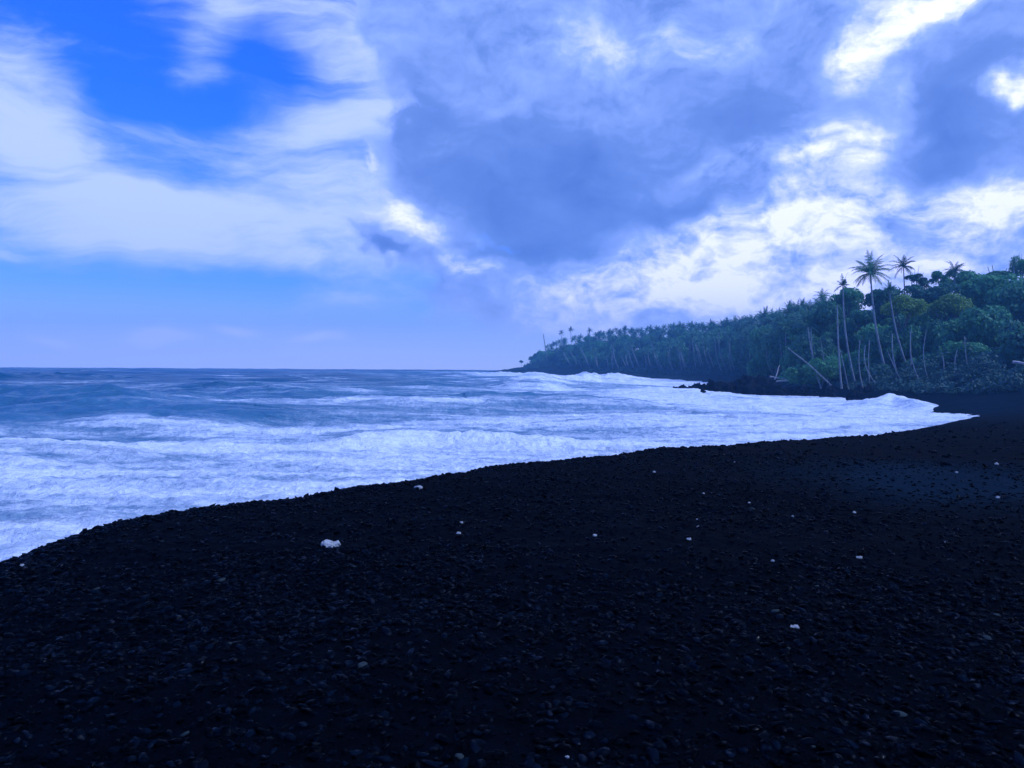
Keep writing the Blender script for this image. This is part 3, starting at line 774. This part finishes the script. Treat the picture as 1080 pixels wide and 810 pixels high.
for a in [
    (953, 329, 52, 30, 117, 'bright yellow green tree with a flat umbrella crown right of the tallest palm trunk', None, 0),
    (1003, 330, 60, 30, 118, 'light green tree with a flat crown right of the bright umbrella crown', None, 1),
    (983, 313, 62, 34, 130, 'rounded green tree on the slope below the two slim palms', 0),
    (966, 298, 30, 18, 138, 'small dark tree under the star shaped palm crown', 2),
    (996, 298, 34, 26, 140, 'open dark tree with see through crown left of the single hillside palm', 2),
    (1022, 300, 44, 30, 138, 'dark rounded tree right beside the single hillside palm', 4),
    (1043, 308, 62, 44, 128, 'large rounded tree on the upper right slope', 1),
    (1056, 293, 56, 12, 140, 'flat topped dark tree on the skyline near the right edge', 5),
    (1077, 280, 22, 26, 133, 'dark bushy tree on the skyline at the right edge', 0),
    (1074, 320, 60, 50, 120, 'big green tree at the right edge of the slope', 4),
    (1034, 345, 70, 56, 112, 'bluish green dome shaped tree low on the right slope', 0),
    (1080, 362, 70, 60, 100, 'dark dense tree above the beach at the right edge', 1),
    (1000, 362, 56, 50, 114, 'dark tree between the flat light crown and the beach', 4),
    (962, 345, 46, 40, 124, 'shaded tree right behind the bright umbrella crown', 0),
    (930, 362, 54, 50, 126, 'shaded tree between the trunks of the tall palms', 1),
    (905, 348, 46, 44, 134, 'dark tree behind the half bare palm trunk', 2),
    (872, 340, 46, 46, 140, 'dense tree on the skyline left of the tall palms', 4),
    (862, 372, 50, 50, 132, 'dark tree low behind the leaning dead trunk', 0),
    (932, 318, 46, 34, 136, 'dark tree behind the crown of the tallest palm', 1),
    (895, 316, 40, 26, 142, 'round dark tree behind the broken palm fronds', 4),
    (1056, 385, 60, 40, 104, 'low dark tree at the top of the beach on the right', 6),
    (985, 388, 60, 40, 112, 'low dark tree over the bank right of the tall palms', 1),
    (945, 385, 46, 44, 120, 'low shaded tree at the foot of the tall palms', 2),
    (905, 388, 44, 40, 122, 'low dark tree at the foot of the half bare palm', 4),
    (1020, 376, 50, 40, 108, 'low leafy tree above the wave splash', 1),
    (1110, 330, 70, 80, 118, 'tall tree just cut off by the right edge', 0),
    (1150, 330, 90, 90, 118, 'tall tree beyond the right edge', 1),
]:
    tree(*a)

for (x_, y_, w_, h_, d_, t_) in ((930, 366, 40, 44, 117, 'shaded tree under the left half of the bright umbrella crown'), (953, 362, 44, 46, 117, 'shaded tree under the bright umbrella crown'),
                                 (976, 358, 40, 36, 118, 'shaded tree under the right half of the bright umbrella crown'), (868, 388, 40, 30, 115, 'low tree on the bank above the small lava rocks'),
                                 (920, 390, 46, 32, 115, 'low tree on the bank behind the broad lava rock'), (1000, 352, 50, 34, 116, 'shaded tree right under the light flat crown'),
                                 (835, 350, 36, 40, 165, 'leafy tree behind the top of the leaning dead trunk'), (820, 372, 34, 40, 178, 'leafy tree behind the upright stump on the shore'),
                                 (838, 385, 34, 34, 160, 'low leafy tree behind the pale shore log'), (806, 360, 30, 36, 195, 'leafy tree above the left end of the pale shore log'), (800, 388, 30, 30, 190, 'low tree at the left end of the pale shore log')):
    tree(x_, y_, w_, h_, d_, t_, 0 if w_ > 38 else 4)
for bx_ in (868, 876, 896, 911, 918, 927, 954, 972, 981, 994, 1008, 1024):
    palm(bx_ - rng.uniform(-6, 18), rng.uniform(346, 376), bx_, np.interp(bx_, [860, 900, 1020], [114, 109, 98]) + rng.uniform(0, 3), 'thin grey bare trunk leaning at the dark foot of the near wood',
         crown=False, name='bare_trunk', r0=rng.uniform(.05, .085), bend=rng.normal(-.2, .4), group='thin bare trunks at the foot of the near wood')
# the hillside wood on the right fills in behind and between them, down to the bank
hpx = [850, 880, 905, 930, 960, 985, 1010, 1040, 1080, 1150]
hpy = [332, 317, 313, 310, 304, 302, 301, 293, 289, 285]
hz_t = [(850, 915, 'around the half bare palm'), (915, 975, 'around the tallest palm'), (975, 1035, 'below the single hillside palm'), (1035, 1200, 'near the right edge')]
for row, (f0_, f1_, dy) in enumerate(((0, .22, 30), (.2, .5, 20), (.45, .8, 11), (.72, 1.0, 4))):
    for px in np.arange(852, 1150, 13):
        qx = px + rng.uniform(-5, 5); y = np.interp(qx, [850, 900, 960, 1020, 1080, 1150], [124, 118, 112, 106, 100, 98]) + dy + rng.uniform(0, 8)
        tp = np.interp(qx, hpx, hpy) + 3; f_ = rng.uniform(f0_, f1_)
        hh = rng.uniform(26, 40); cyp = min(tp + hh / 2 + f_ * (402 - tp - hh / 2), 400)
        zt = [t for a, b, t in hz_t if a <= qx < b or b == 1200][0]
        wh = ('on the skyline', 'high on the slope', 'on the middle slope', 'low over the bank')[row]
        tree(qx, cyp, hh * rng.uniform(1.1, 1.7), hh, y, f'leafy tree {wh} {zt}', group=f'leafy trees {wh}')
# the far wood along the bay: palms with visible trunks and broadleaf trees, row by row
sky_px = [540, 552, 562, 575, 590, 620, 660, 700, 740, 780, 820, 850, 880]
sky_py = [387, 382, 377, 366, 360, 354, 349, 346, 343, 339, 334, 329, 322]
shx = SHA[:, 0]; shy = SHA[:, 1]
front = SHA[21:29, :2]                                 # shoreline vertices of the far wood
ymin_for = lambda px: np.interp(px, [540, 575, 620, 700, 760, 800, 840, 880], [490, 462, 400, 335, 272, 210, 150, 128])
zones = [(540, 660, 'far end', 'near the far left point'), (660, 760, 'middle', 'behind the middle of the bay'), (760, 885, 'near end', 'behind the lava ledge')]
def zone(px):
    for a, b, n, t in zones:
        if px < b: return n, t
    return zones[-1][2:]
n_p = n_b = 0
for px in np.arange(566, 884, 3.4):
    for row in range(4):
        qx = px + rng.uniform(-2.2, 2.2); y0 = ymin_for(qx); k = y0 / 250
        y = y0 + (9 + row * 12) * max(k, .7) * rng.uniform(.8, 1.25)
        gx = at_y(qx, 390, y)[0]
        if shore(np.array([gx]), np.array([y]))[0][0] < 4: continue
        topy = np.interp(qx, sky_px, sky_py)
        zn, zt = zone(qx)
        lift = [16, 9, 4, -1][row]
        if row == 3 and rng.random() < .35: lift -= rng.uniform(1, 4)
        ispalm = rng.random() < (.34, .42, .55, .75)[row]
        ty = topy + lift * rng.uniform(.7, 1.25) * (1 if y0 < 300 else .8)
        if ispalm:
            if n_p > 190: continue
            n_p += 1
            where = 'on the skyline' if row >= 2 else 'in front rows'
            palm(qx, ty + 2, qx + rng.uniform(-3, 9), y, f'slender palm {where} of the wood {zt}',
                 None, None, f'palms {where} of the wood, {zn}', bend=rng.normal(0, .5))
        elif row < 3 or rng.random() < .6:
            hh = rng.uniform(16, 26) * (1.0 if y0 < 250 else .8)
            n_b += 1
            tree(qx, ty + hh * .5 + 2 + (6 if row == 0 else 0), hh * rng.uniform(1.0, 1.5), hh, y,
                 f'leafy tree among palms in the wood {zt}', group=f'leafy trees of the wood, {zn}')
for px in np.arange(560, 884, 4.2):
    y0 = ymin_for(px); y = y0 + rng.uniform(14, 30); topy = np.interp(px, sky_px, sky_py); zn, zt = zone(px)
    if shore(np.array([at_y(px, 390, y)[0]]), np.array([y]))[0][0] < 5: continue
    bot = 398 if px < 700 else np.interp(px, [700, 800, 880], [399, 404, 408])
    k = rng.uniform(.35, .8); hh = (bot - topy) * .5 * rng.uniform(.8, 1.1)
    tree(px, topy + (bot - topy) * k, hh * rng.uniform(.9, 1.3), hh, y, f'leafy tree among palms in the wood {zt}', group=f'leafy trees of the wood, {zn}')
for px in np.arange(600, 868, 5.6):
    qx = px + rng.uniform(-3, 3); y0 = ymin_for(qx)
    gx = at_y(qx, 395, y0 + 3)[0]; y = y0 + 3
    while shore(np.array([gx]), np.array([y]))[0][0] < 3.5 and y < y0 + 40: y += 2; gx = at_y(qx, 395, y)[0]
    topy = np.interp(qx, sky_px, sky_py); zn, zt = zone(qx)
    palm(qx - rng.uniform(2, 12), topy + rng.uniform(10, 26), qx, y, f'palm with bare pale trunk leaning out of the wood {zt}',
         None, None, f'leaning palms at the edge of the wood, {zn}', bend=rng.normal(-.3, .5), r0=.0007 * y if y > 200 else .13)
# lone palms above the far skyline
for (x_, y_, t) in ((592, 350, 'leftmost of the small palms poking above the far wood'), (602, 347, 'second small palm poking above the far wood'),
                    (622, 348, 'third small palm poking above the far wood'), (632, 350, 'fourth small palm poking above the far wood'),
                    (650, 347, 'rightmost of the small palms poking above the far wood')):
    palm(x_, y_ + 1, x_ + 2, 452, t, 9)
tree(550, 381.5, 5, 4, 500, 'lone tiny bush on the bare far left point', 0, name='bush')

# undergrowth along the foot of the wood: nobody could count it
us, un = [], []
def under(n, f_xy, hmax, size):
    x, y, hm = f_xy(n); z = height(x, y)
    lumpn = .5 + .9 * fbm(x * .22, y * .22, 91, 3)
    us.append((np.stack([x, y, z + rng.random(n) ** .8 * hm * np.clip(lumpn, .15, 1.2)], -1), size))
def strip(n):
    px = rng.uniform(552, 884, n); y = ymin_for(px) + rng.uniform(-8, 36, n); x = (px - CX) / FPX * y
    s_, _ = shore(x, y); k = (s_ > 1.2); return x[k], y[k], np.interp(s_[k], [1, 9], [.12, 1]) * np.interp(px[k], [552, 590, 700, 880], [2.0, 6, 8, 6.0]) * np.interp(y[k] - ymin_for(px[k]), [0, 30], [.5, 1.2])
def bank(n):
    px = rng.uniform(850, 1130, n); y = np.interp(px, [850, 900, 960, 1020, 1080, 1130], [114, 104, 96, 90, 84, 80]) + rng.uniform(0, 30, n); x = (px - CX) / FPX * y
    s_, _ = shore(x, y); k = (s_ > 3.5); return x[k], y[k], np.interp(s_[k], [3.5, 14], [1.0, 4.2])
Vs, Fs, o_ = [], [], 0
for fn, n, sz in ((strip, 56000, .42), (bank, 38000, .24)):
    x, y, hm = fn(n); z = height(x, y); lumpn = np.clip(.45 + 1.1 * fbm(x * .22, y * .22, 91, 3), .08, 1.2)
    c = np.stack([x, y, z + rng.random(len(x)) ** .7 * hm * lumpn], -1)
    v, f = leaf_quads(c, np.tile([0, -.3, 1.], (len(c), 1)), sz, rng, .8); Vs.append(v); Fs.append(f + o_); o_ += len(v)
tag(link('undergrowth', mesh('undergrowth', np.vstack(Vs), np.vstack(Fs), False), MLU), 'green undergrowth, darkened for shade, massed along the foot of the wood', 'undergrowth', kind='stuff')

# ------------------------------------------------------------------ salt haze over the surf
import bmesh
hb = bmesh.new(); bmesh.ops.create_cube(hb, size=1.0)
for v_ in hb.verts: v_.co = Vector((v_.co.x * 2320, v_.co.y * 2320, 31 + v_.co.z * 74))
hm = bpy.data.meshes.new('haze'); hb.to_mesh(hm); hb.free()
hmat = bpy.data.materials.new('salt_haze'); hmat.use_nodes = True; ht = hmat.node_tree; ht.nodes.clear()
ho = ht.nodes.new('ShaderNodeOutputMaterial'); hv = ht.nodes.new('ShaderNodeVolumePrincipled')
hv.inputs['Color'].default_value = (.22, .60, 1, 1); hv.inputs['Density'].default_value = .00080; hv.inputs['Anisotropy'].default_value = .1
ht.links.new(hv.outputs[0], ho.inputs['Volume'])
tag(link('haze', hm, hmat), kind='stuff')
